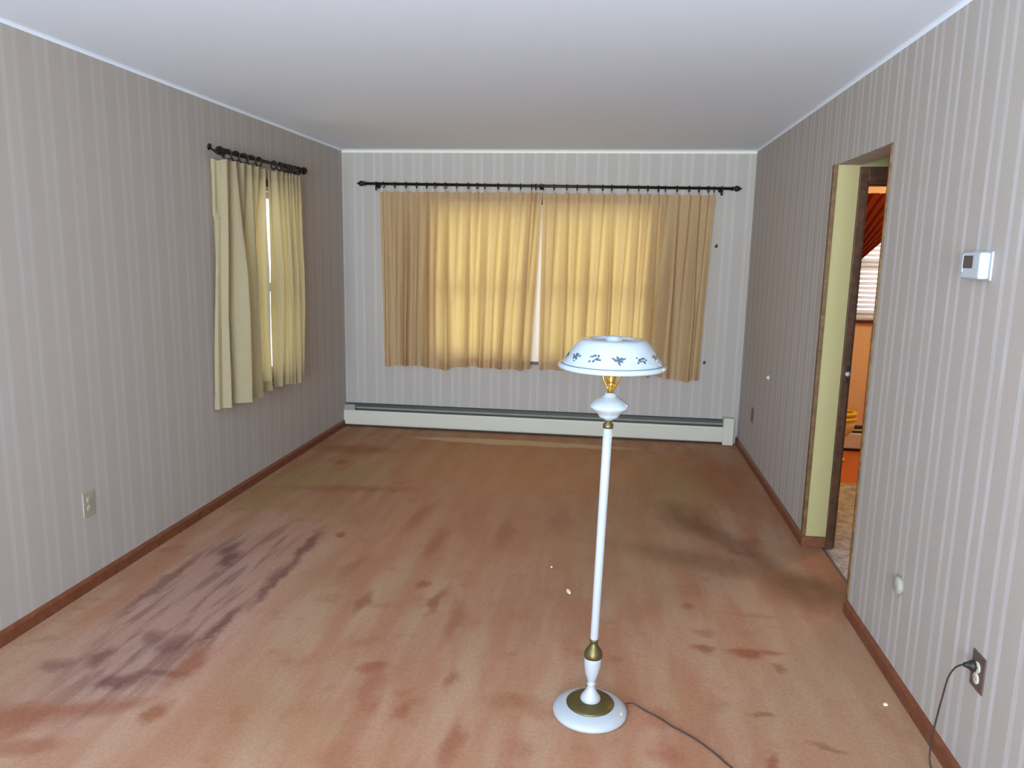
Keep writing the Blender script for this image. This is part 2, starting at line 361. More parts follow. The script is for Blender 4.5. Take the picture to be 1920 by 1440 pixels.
# baseboards
bh, bt = .062, .014
def base_prof_x(name, x, s, y0, y1, m=M_wood, h=bh):
    bm = bmesh.new(); pr = [(0, 0), (bt, 0), (bt, h*.78), (bt*.6, h*.93), (0, h)]
    for y in (y0, y1):
        for (a, z) in pr: bm.verts.new((x+s*a, y, z))
    bm.verts.ensure_lookup_table(); n = len(pr)
    for i in range(n): bm.faces.new([bm.verts[k] for k in (i, (i+1) % n, n+(i+1) % n, n+i)])
    bm.faces.new([bm.verts[k] for k in range(n)]); bm.faces.new([bm.verts[k] for k in range(2*n-1, n-1, -1)])
    bmesh.ops.recalc_face_normals(bm, faces=bm.faces); return struct(name, bm, m)
base_prof_x('baseboard_left', XL, 1, YF, YB)
base_prof_x('baseboard_right', XR, -1, DY1-bt, YB)
base_prof_x('baseboard_right.001', XR, -1, YF, DY0+.005)
bm = bmesh.new(); box(bm, XR, KX0-.040, DY1-bt, DY1, 0, bh); struct('baseboard_reveal', bm, M_wood, bevel=.003)
bm = bmesh.new(); box(bm, XR+.094, XR+.108, DY0, DY1-bt, -.004, .004); struct('trim_threshold', bm, M_browpl, bevel=.002)
# narrow white cove along the ceiling
def cove(name, a, b, n):
    a, b, n = Vector(a), Vector(b), Vector(n); bm = bmesh.new(); r = .028 if n.y else .016; k = 6
    pr = [(0, 0), (r, 0)] + [(r*(1-math.sin(t*PI/2/k)), -r*(1-math.cos(t*PI/2/k))) for t in range(1, k)] + [(0, -r)]
    for p in (a, b):
        for d, z in pr: bm.verts.new(p + n*d + Vector((0, 0, z)))
    bm.verts.ensure_lookup_table(); c = len(pr)
    for i in range(c): bm.faces.new([bm.verts[q] for q in (i, (i+1) % c, c+(i+1) % c, c+i)])
    bm.faces.new([bm.verts[q] for q in range(c)]); bm.faces.new([bm.verts[q] for q in range(2*c-1, c-1, -1)])
    bmesh.ops.recalc_face_normals(bm, faces=bm.faces); struct(name, bm, M_trimw if n.y else M_ceil)
cove('trim_1', (XL, YB, H), (XR, YB, H), (0, -1, 0))
cove('trim_2', (XL, YF, H), (XL, YB-.028, H), (1, 0, 0))
cove('trim_3', (XR, YF, H), (XR, YB-.028, H), (-1, 0, 0))
# wooden corner beads of the opening
bm = bmesh.new(); box(bm, XR-.015, XR+.006, DY1-.012, DY1+.02, bh, DZ); struct('trim_4', bm, M_edge, bevel=.002)
bm = bmesh.new(); box(bm, XR-.008, XR+.004, DY0-.006, DY0+.008, bh, DZ+.0); struct('trim_5', bm, M_edge, bevel=.002)
# dark casing of the kitchen doorway
bm = bmesh.new()
cw = .040
for (xa, xb, za, zb) in ((KX0-cw, KX0, 0, KZ+.07), (KX1, KX1+cw, 0, KZ+.07), (KX0, KX1, KZ, KZ+.07)):
    box(bm, xa, xb, DY1-.018, DY1, za, zb)
box(bm, KX0, KX0+.012, DY1, DY1+T, 0, KZ); box(bm, KX1-.018, KX1, DY1, DY1+T, 0, KZ); box(bm, KX0+.012, KX1-.018, DY1, DY1+T, KZ-.012, KZ)
box(bm, KX0+.012, KX0+.018, DY1+.05, DY1+.085, 0, KZ-.012); box(bm, KX0+.018, KX1-.03, DY1+.05, DY1+.085, KZ-.02, KZ-.012)
struct('door_1', bm, M_dwood, bevel=.004)
bm = bmesh.new(); box(bm, 2.15, 2.185, YB-.03, YB, .2, 1.05); struct('trim_6', bm, mat('yellow_wood', srgb(206, 148, 62), .4), bevel=.003)

# ---- windows
def window_y(name, x0, x1, z0, z1, yw, units, mf, casing=None, meet=.47):
    """double-hung units in a wall facing -Y; yw = inner wall face"""
    root = bpy.data.objects.new(name, None); COL.objects.link(root); root.location = ((x0+x1)/2, yw, z0); root['kind'] = 'structure'
    bm = bmesh.new(); f = .03; ox, oy, oz = root.location
    B = lambda bm, a, b, c, d, e, h: box(bm, a-ox, b-ox, c-oy, d-oy, e-oz, h-oz)
    ya, yb = yw+.005, yw+T
    B(bm, x0, x0+f, ya, yb, z0, z1); B(bm, x1-f, x1, ya, yb, z0, z1); B(bm, x0+f, x1-f, ya, yb, z0, z0+f); B(bm, x0+f, x1-f, ya, yb, z1-f, z1)
    w = (x1-x0-2*f)/units
    for i in range(1, units): B(bm, x0+f+i*w-.03, x0+f+i*w+.03, ya, yb, z0+f, z1-f)
    link('window_frame', bm, mf, root, bevel=.003)
    for i in range(units):
        a = x0+f+i*w+(.03 if i else 0); b = x0+f+(i+1)*w-(.03 if i < units-1 else 0); zm = z0+(z1-z0)*meet
        for lo, hi, y in ((z0+f, zm+.045, yw+.018), (zm-.02, z1-f, yw+.055)):
            bm = bmesh.new(); s = .042
            B(bm, a, a+s, y, y+.03, lo, hi); B(bm, b-s, b, y, y+.03, lo, hi); B(bm, a+s, b-s, y, y+.03, lo, lo+s); B(bm, a+s, b-s, y, y+.03, hi-s, hi)
            sa = link('sash', bm, mf, root, bevel=.003)
            bm = bmesh.new(); B(bm, a+s, b-s, y+.013, y+.017, lo+s, hi-s); link('glass', bm, M_glass, sa)
    if casing:
        bm = bmesh.new(); c = .05
        B(bm, x0-c, x1+c, yw-.018, yw+.03, z0-.022, z0-.0)
        B(bm, x0-c, x0, yw-.014, yw, z0, z1+c); B(bm, x1, x1+c, yw-.014, yw, z0, z1+c); B(bm, x0, x1, yw-.014, yw, z1, z1+c)
        link('casing', bm, casing, root, bevel=.003)
    return root
window_y('window_1', BX0, BX1, BZ0, BZ1, YB, 2, M_win, M_dwood)
w2 = window_y('window_2', -(LY1-LY0)/2, (LY1-LY0)/2, LZ0, LZ1, 0, 1, M_win, M_dwood)
w2.location = (XL, (LY0+LY1)/2, LZ0); w2.rotation_euler = (0, 0, PI/2)
window_y('window_3', 1.93, 3.15, 1.09, 2.02, YB, 1, M_win, M_red and mat('red_brown_sill', srgb(140, 62, 32), .4))

# ------------------------------------------------------------------ baseboard heaters
def heater(x0, x1, label, capR=True, capL=False):
    root = empty('baseboard_heater', ((x0+x1)/2, YB, 0), label, 'heater'); ox = (x0+x1)/2
    y = lambda d: -d            # distance from the wall
    bm = bmesh.new(); xa, xb = x0-ox, x1-ox
    # front cover: bent sheet
    pr = [(.050, .028), (.068, .022), (.072, .03), (.072, .140), (.069, .150), (.060, .154), (.059, .149), (.065, .145), (.067, .138), (.067, .03)]
    def ext(pr, xa, xb, m, name):
        bm = bmesh.new(); n = len(pr)
        for x in (xa, xb):
            for d, z in pr: bm.verts.new((x, -d, z))
        bm.verts.ensure_lookup_table()
        for i in range(n): bm.faces.new([bm.verts[k] for k in (i, (i+1) % n, n+(i+1) % n, n+i)])
        bm.faces.new([bm.verts[k] for k in range(n)]); bm.faces.new([bm.verts[k] for k in range(2*n-1, n-1, -1)])
        bmesh.ops.recalc_face_normals(bm, faces=bm.faces); return link(name, bm, m, root)
    ext(pr, xa, xb-.085, M_heat, 'front_cover')
    ext([(0, .0), (.004, .0), (.004, .200), (.014, .202), (.016, .206), (.012, .210), (0, .210)], xa, xb-.085, M_slot, 'back_plate')  # plate coloured dark to stand in for the shade inside the slot
    ext([(.026, .176), (.046, .168), (.048, .172), (.028, .181)], xa+.01, xb-.088, mat('damper_grey', srgb(160, 158, 148), .5), 'damper')
    ext([(.006, .03), (.045, .03), (.045, .135), (.006, .135)], xa+.02, xb-.1, M_iron, 'fin_element')
    bm = bmesh.new(); box(bm, xb-.088, xb, -.082, 0, 0, .232); link('end_cap', bm, M_heat, root, bevel=.004)
    if capL:
        bm = bmesh.new(); box(bm, xa, xa+.10, -.060, -.004, .150, .200); link('end_cap', bm, mat('heater_dull', srgb(150, 150, 142), .5), root, bevel=.003)
    return root
heater(XL+.002, 1.078, 'long cream baseboard heater along the wall under the wide window', capL=True)
heater(1.62, 3.6, 'cream baseboard heater on the kitchen wall below the blinds')

# ------------------------------------------------------------------ curtain rods, rings, curtains
def lerp(a, b, t): return a+(b-a)*t
def rod(name, A, B, wall_pts, label, rr=.0115, fin=.024):
    A, B = Vector(A), Vector(B); root = empty(name, (A+B)/2, label, 'curtain rod'); O = root.location.copy()
    D = (B-A).normalized()
    bm = bmesh.new(); tube(bm, [A-O, B-O], rr, 14); link('rod', bm, M_iron, root)
    for P, d in ((A, -D), (B, D)):
        bm = bmesh.new()
        lathe(bm, [(.0, -.004), (rr*1.5, -.002), (rr*1.5, .006), (rr*.8, .010), (fin*.85, .022), (fin, .034), (fin*.75, .050), (.006, .066), (.0, .080)], axis=(P-O, d), seg=20)
        link('finial', bm, M_iron, root, smooth=True)
    for P, Wp in wall_pts:
        P, Wp = Vector(P)-O, Vector(Wp)-O; bm = bmesh.new()
        tube(bm, [Wp, Wp.lerp(P, .5)+Vector((0, 0, -.02)), P+Vector((0, 0, -.016))], .006, 8)
        tube(bm, [P+Vector((0, 0, -.016)), P+Vector((0, 0, -.055 if abs(P.x) > .5 else -.03))], .008, 8)
        lathe(bm, [(0, 0), (.02, 0), (.02, .006), (0, .008)], axis=(Wp, (P-Wp)), seg=16)
        tube(bm, [P + D*(.022*math.cos(a))*0 + Vector((D.y*0, 0, 0)) + (Matrix.Rotation(a, 3, D) @ Vector((0, 0, rr+.004))) for a in [k*2*PI/12 for k in range(12)]], .005, 6, closed=True)
        link('bracket', bm, M_iron, root)
    return root
RA, RB = Vector((-2.13, 6.5, 2.146)), Vector((.935, 6.5, 2.129))
rod('curtain_rod', RA, RB, [((-2.035, 6.5, 2.1455), (-2.035, YB, 2.13)), ((-.62, 6.5, 2.138), (-.62, YB, 2.13)), ((.852, 6.5, 2.1295), (.852, YB, 2.12))],
    'long dark curtain rod with pointed ends across the back wall')
LA, LB = Vector((-2.28, 4.34, 2.138)), Vector((-2.28, 5.50, 2.150))
rod('curtain_rod', LA, LB, [((-2.28, 4.352, 2.138), (XL, 4.345, 2.165)), ((-2.28, 5.46, 2.1495), (XL, 5.46, 2.16))],
    'short dark curtain rod with round ends on the left wall', fin=.027)

ring_src = {}
def ring(P, D, label, group, R=.0235, sw=0., th=.0038):
    """ring hanging on a rod, axis D; eyelet and hook below"""
    key = (R, round(D.y, 1), th)
    if key not in ring_src:
        bm = bmesh.new(); A = Vector((0, 0, 1)); B = D.cross(A).normalized()
        # the ring hangs so its inner top rests on the rod
        c = Vector((0, 0, -(R-th-.0118)))
        tube(bm, [c + A*(R*math.cos(a)) + B*(R*math.sin(a)) for a in [k*2*PI/20 for k in range(20)]], th, 8, closed=True)
        r0 = bpy.data.objects.new('curtain_ring', None); COL.objects.link(r0)
        rg = link('ring', bm, M_iron, r0)
        bm = bmesh.new(); zb = c.z-R
        tube(bm, [Vector((0, 0, zb)), Vector((0, 0, zb-.010)), B*.004+Vector((0, 0, zb-.018)), Vector((0, 0, zb-.022))], .0016, 6)
        hk = link('hook', bm, M_iron, r0)
        ring_src[key] = r0; o = r0
    else:
        s = ring_src[key]; o = s.copy(); COL.objects.link(o)
        for ch in list(s.children):
            c2 = ch.copy(); COL.objects.link(c2); c2.parent = o
    o.location = P; o.rotation_euler = (0, 0, sw)
    o['label'] = label; o['category'] = 'curtain ring'; o['group'] = group
RXL = [-1.97, -1.871, -1.773, -1.68, -1.592, -1.522, -1.43, -1.334, -1.233, -1.156, -1.092, -.979, -.888, -.789, -.695, -.66]
RXR = [-.597, -.508, -.402, -.318, -.221, -.107, -.033, .097, .188, .261, .347, .403, .497, .594, .671, .747, .79]
random.seed(3)
def rodpt(A, B, t, ax):
    k = (t-A[ax])/(B[ax]-A[ax]); return A.lerp(B, k)
ORD = ['first', 'second', 'third', 'fourth', 'fifth', 'sixth', 'seventh', 'eighth', 'ninth', 'tenth', 'eleventh', 'twelfth', 'thirteenth', 'fourteenth', 'fifteenth', 'sixteenth', 'seventeenth']
for k, x in enumerate(RXL): ring(rodpt(RA, RB, x, 0), Vector((1, 0, 0)), f'dark ring on the long rod, {ORD[k]} from its left end', 'rings of the left wide curtain', sw=random.uniform(-.25, .25))
for k, x in enumerate(RXR): ring(rodpt(RA, RB, x, 0), Vector((1, 0, 0)), f'dark ring on the long rod, {ORD[len(RXR)-1-k]} from its right end', 'rings of the right wide curtain', sw=random.uniform(-.25, .25))
RYN = [4.392, 4.497, 4.60, 4.70, 4.804]
RYF = [5.026, 5.119, 5.197, 5.25, 5.296, 5.37, 5.43]
for k, y in enumerate(RYN): ring(rodpt(LA, LB, y, 1), Vector((0, 1, 0)), f'dark ring on the left wall rod, {ORD[k]} from its near end', 'rings of the near left wall curtain', R=.028, sw=random.uniform(-.5, .5), th=.005)
for k, y in enumerate(RYF): ring(rodpt(LA, LB, y, 1), Vector((0, 1, 0)), f'dark ring on the left wall rod, {ORD[len(RYF)-1-k]} from its far end', 'rings of the far left wall curtain', R=.026, sw=random.uniform(-.5, .5), th=.0045)

def curtain(name, label, path_t, path_b, n, rings, zt, zb, seed, material, topamp=.014, botamp=.042, nper=1.0, bow=0):
    """pinch-pleated panel. path_*: polylines (Vector2 list) at top and bottom; rings: parameters 0..1 of the hooks"""
    rnd = random.Random(seed); NU, NZ = 420, 60
    def along(path, u):
        L = [0]
        for a, b in zip(path, path[1:]): L.append(L[-1]+(Vector(b)-Vector(a)).length)
        s = u*L[-1]
        for i in range(len(path)-1):
            if s <= L[i+1]+1e-9:
                k = (s-L[i])/(L[i+1]-L[i]); a, b = Vector(path[i]), Vector(path[i+1]); d = (b-a).normalized()
                return a.lerp(b, k), d
    rr = sorted(rings)
    knots = [-.001]+[x for x in rr if .004 < x < .996]+[1.001]
    def phase(u):
        for i in range(len(knots)-1):
            if u <= knots[i+1]: return i+(u-knots[i])/(knots[i+1]-knots[i])
        return len(knots)-1
    a1, a2, a3 = [rnd.uniform(0, 6.28) for _ in range(3)]
    def disp(u, t):
        ph = phase(u)
        w = noise.noise(Vector((u*7+seed, t*.6, seed*3.1)))*1.1*t
        top = math.cos(2*PI*ph)
        nb = len(knots)*nper
        b1 = math.cos(2*PI*(ph*.5)+w*2+a1)*.85; b2 = math.cos(2*PI*ph+w*3)*.45
        b3 = noise.noise(Vector((u*nb*1.3+seed, t*.5, 7.7)))*.9
        m = min(1, t*1.6)**.8
        k = lerp(top, (b1+b2+b3), m)
        fine = .08*math.cos(2*PI*ph*3+a3)*(1-t)+.05*noise.noise(Vector((u*nb*6, t*1.5, seed)))
        return (k+fine)*lerp(topamp, botamp, min(1, t*2.2))
    bm = bmesh.new(); V = []
    for j in range(NZ+1):
        t = j/NZ; row = []
        for i in range(NU+1):
            u = i/NU
            pt, dt = along(path_t, u); pb, db = along(path_b, u)
            p = pt.lerp(pb, t) - (db*bow*math.sin(PI*t)*max(0, u*2-1)); d = dt.lerp(db, t).normalized()
            nn = Vector((d.y, -d.x))
            if nn.dot(Vector(n)) < 0: nn = -nn
            e = min(1, u*25, (1-u)*25)
            y = disp(u, t)*(.25+.75*e)
            lat = .35*disp(u+.006, t)*e
            z1 = zt(u) - .010*(1-math.cos(2*PI*phase(u)))*.5
            z0 = zb(u)
            q = p + nn*y + d*lat
            row.append(bm.verts.new((q.x, q.y, lerp(z1, z0, t))))
        V.append(row)
    for j in range(NZ):
        for i in range(NU): bm.faces.new((V[j][i], V[j][i+1], V[j+1][i+1], V[j+1][i])).smooth = True
    # turned-up bottom hem and top heading: second layer just behind
    def layer(j0, j1):
        vm = {}
        for j in range(j0, j1+1):
            for i in range(NU+1):
                v = V[j][i]; a = V[j][min(i+1, NU)].co-V[j][max(i-1, 0)].co; nrm = Vector((a.y, -a.x, 0)).normalized()
                if nrm.dot(Vector((n[0], n[1], 0))) < 0: nrm = -nrm
                vm[j, i] = bm.verts.new(v.co-nrm*.0035)
        for j in range(j0, j1):
            for i in range(NU): bm.faces.new((vm[j, i], vm[j+1, i], vm[j+1, i+1], vm[j, i+1])).smooth = True
    layer(NZ-3, NZ); layer(0, 3)
    o = link(name, bm, material); tag(o, label, 'curtain'); return o
def hemline(base, amp, seed, f=6):
    return lambda u: base(u)+amp*noise.noise(Vector((u*f, seed, 1.3)))
def rel(xs, a, b): return [(x-a)/(b-a) for x in xs]
YC = 6.503
curtain('curtain', 'left panel of the wide tan curtains on the back wall, glowing yellow over the window',
        [(-2.0, YC), (-.605, YC)], [(-1.975, YC-.01), (-.675, YC-.01)], (0, -1), rel(RXL, -2.0, -.605),
        lambda u: lerp(2.083, 2.087, u), hemline(lambda u: lerp(.575, .60, u)-.03*math.exp(-((u-.42)/.09)**2), .025, 2), 11, M_curt)
curtain('curtain', 'right panel of the wide tan curtains on the back wall, behind the lamp',
        [(-.600, YC), (.80, YC)], [(-.600, YC-.01), (.755, YC-.01)], (0, -1), rel(RXR, -.60, .80),
        lambda u: lerp(2.083, 2.080, u), hemline(lambda u: lerp(.60, .545, u), .022, 5), 23, M_curt)
XC = -2.283
curtain('curtain', 'near panel of the cream curtains on the left wall, hanging straight',
        [(-2.355, 4.345), (-2.295, 4.35), (XC, 4.40), (XC, 4.905)], [(-2.350, 4.305), (-2.30, 4.29), (XC, 4.32), (XC, 4.845)], (1, 0), rel(RYN, 4.30, 4.93),
        lambda u: lerp(2.098, 2.103, u), hemline(lambda u: .625, .012, 9), 31, M_curtL, nper=1.2, bow=.065)
curtain('curtain', 'far panel of the cream curtains on the left wall, bunched and glowing yellow',
        [(XC-.016, 4.965), (XC, 5.01), (XC, 5.50)], [(XC-.016, 4.965), (XC, 5.01), (XC, 5.42)], (1, 0), rel(RYF, 4.935, 5.50),
        lambda u: lerp(2.103, 2.108, u), hemline(lambda u: .63-.02*u, .014, 13), 37, M_curtL)

# small steel tieback hooks right of the wide curtain
for x, z, lab in ((.846, 1.669, 'small steel tieback hook on the back wall, the upper one right of the curtain'), (.808, .693, 'small steel tieback hook on the back wall, the lower one by the curtain hem')):
    r_ = empty('tieback_hook', (x, YB, z), lab, 'hook')
    bm = bmesh.new(); lathe(bm, [(0, 0), (.012, 0), (.012, .004), (0, .005)], axis=((0, 0, 0), (0, -1, 0)), seg=14); link('plate', bm, M_steel, r_)
    bm = bmesh.new(); tube(bm, spline([(0, -.004, 0), (0, -.025, -.004), (0, -.036, .006), (0, -.032, .02)], 5), .003, 8); link('hook', bm, M_steel, r_)

# ------------------------------------------------------------------ floor lamp
lamp = empty('floor_lamp', (-.016, 2.465, 0), 'white floor lamp with milk glass shade and brass fittings on the carpet', 'floor lamp')
TL = .023
def lean(bm):
    for v in bm.verts: v.co.x += TL*max(0, v.co.z-.04)
def lpart(name, prof, m, parent=None, seg=48, label=None):
    bm = bmesh.new(); lathe(bm, prof, seg=seg); bmesh.ops.recalc_face_normals(bm, faces=bm.faces); lean(bm)
    o = link(name, bm, m, parent or lamp)
    if label: o['label'] = label
    return o
lpart('base', [(0, 0), (.124, 0), (.130, .004), (.131, .010), (.127, .018), (.112, .027), (.09, .034), (.07, .038), (0, .038)], M_enam, seg=64)
lpart('base_plate', [(0, .036), (.083, .034), (.084, .038), (.080, .042), (.05, .047), (.034, .050), (0, .050)], M_brass, label='brass disc on the base')
lpart('base_collar', [(0, .048), (.034, .048), (.036, .054), (.033, .064), (.024, .076), (.016, .090), (.012, .104), (.014, .110), (.0, .110)], M_enam)
lpart('lower_stem', [(0, .108), (.0155, .108), (.0165, .112), (.0115, .116), (.017, .128), (.025, .155), (.029, .180), (.0305, .205), (.0295, .213), (0, .213)], M_enam)
lpart('brass_bell', [(0, .211), (.031, .211), (.0325, .216), (.032, .224), (.028, .236), (.018, .250), (.012, .262), (.0115, .268), (.016, .272), (.015, .278), (0, .278)], M_brass, label='brass bell shaped joint')
lpart('pole', [(0, .276), (.0128, .276), (.0140, .282), (.0145, .5), (.0150, .8), (.0152, 1.03), (0, 1.03)], M_enam, seg=28)
lpart('brass_neck', [(0, 1.028), (.0165, 1.028), (.0175, 1.033), (.0165, 1.042), (.010, 1.048), (.009, 1.058), (0, 1.058)], M_brass, label='brass neck')
lpart('glass_font', [(0, 1.056), (.017, 1.056), (.019, 1.060), (.0295, 1.064), (.034, 1.068), (.035, 1.073), (.047, 1.083), (.060, 1.094), (.0645, 1.101), (.062, 1.108), (.046, 1.122), (.028, 1.132), (.019, 1.138), (.018, 1.146), (0, 1.147)], M_milk, seg=64, label='white milk glass font')
# brass harp cage and socket under the shade
bm = bmesh.new(); lathe(bm, [(0, 1.145), (.009, 1.145), (.009, 1.165), (.013, 1.168), (.0135, 1.178), (.011, 1.182), (.011, 1.215), (.0145, 1.22), (.0145, 1.262), (0, 1.262)], seg=24)
for k in range(4):
    a = PI/4+.35+k*PI/2
    tube(bm, spline([(.006*math.cos(a), .006*math.sin(a), 1.152), (.014*math.cos(a), .014*math.sin(a), 1.168), (.027*math.cos(a), .027*math.sin(a), 1.19), (.032*math.cos(a), .032*math.sin(a), 1.22), (.030*math.cos(a), .030*math.sin(a), 1.262)], 6), .0036, 8)
bmesh.ops.recalc_face_normals(bm, faces=bm.faces); lean(bm); link('socket', bm, M_gold, lamp)['label'] = 'bright brass socket with curved arms'
# shade: outer profile, and inner return for thickness
so = [(.1715, 1.228), (.1760, 1.232), (.1755, 1.238), (.1650, 1.244), (.1600, 1.250), (.1500, 1.264), (.1400, 1.279), (.1295, 1.294), (.1180, 1.308), (.1090, 1.317), (.098, 1.3225), (.080, 1.3235), (.070, 1.322), (.068, 1.318)]
si = [(.066, 1.3145), (.080, 1.3185), (.097, 1.3175), (.107, 1.312), (.116, 1.303), (.1270, 1.289), (.1375, 1.274), (.1475, 1.259), (.158, 1.245), (.168, 1.234), (.1705, 1.2285)]
bm = bmesh.new(); lathe(bm, so+si, seg=72, close=False)
bmesh.ops.remove_doubles(bm, verts=bm.verts, dist=1e-6)
def srad(z):
    for (r0, z0), (r1, z1) in zip(so[2:], so[3:]):
        if z0 <= z <= z1: k = (z-z0)/(z1-z0); return r0+(r1-r0)*k, math.atan2(z1-z0, r0-r1)
    return .13, .8
def spt(a, z, e=.0006):
    r, sl = srad(z); return Vector(((r+e*math.sin(sl))*math.cos(a), (r+e*math.sin(sl))*math.sin(a), z+e*math.cos(sl)))
def blob(a, z, la, lz, rot=0, n=8):
    """flat painted petal on the curved shade"""
    vs = []; r = srad(z)[0]
    for k in range(n):
        t = 2*PI*k/n; x = la*math.cos(t); y = lz*math.sin(t)
        vs.append(bm.verts.new(spt(a+1.35*(x*math.cos(rot)-y*math.sin(rot))/r, z+1.05*(x*math.sin(rot)+y*math.cos(rot)))))
    f = bm.faces.new(vs); f.material_index = 1
rs = random.Random(5)
z0 = 1.2445
lr = srad(z0)[0]
lathe(bm, [(lr+.0012, z0-.0012), (lr+.0012, z0+.0002), (lr-.001, z0+.0012)], seg=72, mi=1, close=False)
for k in range(12):
    a = -PI/2+.13+k*2*PI/12; zc = 1.273
    if k % 2 == 0:
        for q in range(5):
            t = 2*PI*q/5+rs.random(); blob(a+.055*math.cos(t), zc+.0065*math.sin(t), .0056, .0032, t)
        blob(a, zc, .0028, .0025); blob(a+.02, zc-.013, .003, .002)
        for q in (-1, 1): blob(a+q*.11, zc+.003, .006, .0024, q*.5)
    else:
        for q in range(6): blob(a+rs.uniform(-.075, .075), zc+rs.uniform(-.009, .010), .0045, .0028, rs.uniform(0, 3))
        blob(a+.12, zc-.002, .0035, .0028); blob(a-.11, zc+.006, .0026, .0022); blob(a-.10, zc-.008, .0038, .0026, .6)
lean(bm); sh = link('lamp_shade', bm, [M_milk, M_blue], lamp)
sh['label'] = 'white milk glass shade with a ring of small blue grey flowers'
# spider: three arms and cap that close the top opening
bm = bmesh.new()
lathe(bm, [(0, 1.300), (.030, 1.300), (.0685, 1.3145), (.0680, 1.3165), (.032, 1.312), (.028, 1.318), (.027, 1.325), (.022, 1.330), (.012, 1.333), (0, 1.334)], seg=40)
lean(bm); link('shade_cap', bm, M_milk, lamp)
bm = bmesh.new(); lathe(bm, [(0, 1.255), (.013, 1.258), (.013, 1.285), (.010, 1.302), (0, 1.303)], seg=20); lean(bm); link('shade_holder', bm, M_gold, lamp)
# cord, leaving the base, out of view to the right and up to the outlet
LO = lamp.location
cp = [(.108, 2.515, .012), (.135, 2.526, .010), (.17, 2.505, .0045), (.232, 2.457, .004), (.262, 2.425, .004), (.332, 2.368, .004), (.39, 2.300, .004), (.434, 2.236, .004), (.52, 2.12, .004), (.66, 2.02, .004), (.82, 1.99, .004), (.96, 2.06, .004),
      (1.04, 2.20, .004), (1.062, 2.31, .006), (1.066, 2.345, .03), (1.066, 2.345, .10), (1.068, 2.335, .18), (1.070, 2.320, .26), (1.072, 2.305, .33), (1.078, 2.285, .375), (1.086, 2.262, .400), (1.096, 2.246, .408)]
bm = bmesh.new(); tube(bm, [Vector(p)-LO for p in spline(cp, 8)], .0028, 8); link('cord', bm, M_cord, lamp)
bm = bmesh.new(); lathe(bm, [(0, 0), (.006, 0), (.008, .006), (.011, .014), (.0155, .019), (.0165, .028), (.014, .0315), (0, .0315)], axis=(Vector((1.084, 2.250, .408))-LO, (1, -.15, 0)), seg=20)
link('plug', bm, M_black, lamp)['label'] = 'black plug'

# ------------------------------------------------------------------ wall fittings
def plate(root, y0, y1, z0, z1, side, m, d=.005):
    """side +1: on the right wall, -1: left wall; coordinates relative to root"""
    bm = bmesh.new(); xs = (-d, 0) if side > 0 else (0, d); box(bm, xs[0], xs[1], y0, y1, z0, z1); return link('cover_plate', bm, m, root, bevel=.0015)
def sockets(root, side, m, zs=(-.02, .02), r=.0155, d=.005, mslot=None):
    for z in zs:
        bm = bmesh.new(); s = -1 if side > 0 else 1
        lathe(bm, [(0, 0), (r, 0), (r, .0022), (r*.9, .003), (0, .003)], axis=((s*d, 0, z), (s, 0, 0)), seg=24)
        so_ = link('socket', bm, m, root)
        if mslot:
            bm = bmesh.new()
            for yy in (-.006, .006): box(bm, min(s*(d+.003), s*(d+.0036)), max(s*(d+.003), s*(d+.0036)), yy-.001, yy+.001, z-.003, z+.005)
            link('slot', bm, mslot, so_)
o = empty('wall_outlet', (XR, 2.235, .396), 'brown wall outlet with a black plug in its upper socket', 'outlet')
plate(o, -.038, .038, -.056, .056, 1, M_browpl); sockets(o, 1, M_creamp, zs=(-.021, .014), r=.017, mslot=M_black)
o = empty('wall_outlet', (XR, 5.96, .382), 'small dark brown outlet low on the right wall near the far corner', 'outlet')
plate(o, -.036, .036, -.058, .058, 1, M_browpl); sockets(o, 1, M_browpl, mslot=M_black)
o = empty('wall_outlet', (XL, 3.10, .405), 'tan wall outlet low on the left wall', 'outlet')
plate(o, -.036, .036, -.058, .058, -1, M_tan); sockets(o, -1, M_tan, mslot=M_tan)
bm = bmesh.new(); lathe(bm, [(0, 0), (.034, 0), (.034, .010), (.030, .017), (.022, .020), (0, .021)], axis=((0, 0, 0), (-1, 0, 0)), seg=36)
o = link('round_cable_plate', bm, mat('dull_cream_plastic', srgb(160, 157, 146), .7)); o.location = (XR, 2.86, .385); tag(o, 'round cream cable plate on the right wall, above the baseboard past the door opening', 'wall plate')
bm = bmesh.new(); lathe(bm, [(0, 0), (.017, 0), (.017, .004), (.011, .008), (.011, .014), (.007, .018), (0, .019)], axis=((0, 0, 0), (-1, 0, 0)), seg=24)
o = link('wall_button', bm, M_creamp); o.location = (XR, 5.467, .755); tag(o, 'tiny round white button on the right wall before the far corner', 'button')
# thermostat
o = empty('thermostat', (XR, 2.52, 1.578), 'white thermostat with a dark display on the right wall', 'thermostat')
bm = bmesh.new(); box(bm, -.006, 0, -.066, .066, -.044, .044); link('back_plate', bm, M_white, o, bevel=.003)
bm = bmesh.new(); box(bm, -.037, -.006, -.060, .060, -.040, .040); link('body', bm, M_white, o, bevel=.006)
bm = bmesh.new(); box(bm, -.0385, -.0365, -.018, .046, -.008, .030); link('display', bm, M_screen, o, bevel=.0006)
bm = bmesh.new(); box(bm, -.0390, -.0368, .048, .054, -.020, .032); link('bezel_strip', bm, M_white, o, bevel=.0006)
# little latch on the dark casing
o = empty('door_latch', (KX0-.012, DY1-.018, .985), 'small white latch with dark ends on the dark kitchen door casing', 'latch')
bm = bmesh.new(); lathe(bm, [(0, 0), (.010, 0), (.013, .008), (.011, .016), (0, .019)], axis=((0, 0, 0), (0, -1, 0)), seg=18); link('knob', bm, M_white, o)
for z in (-.034, .030):
    bm = bmesh.new(); box(bm, -.008, .010, -.008, 0, z-.012, z+.012); link('plate', bm, M_black, o, bevel=.002)

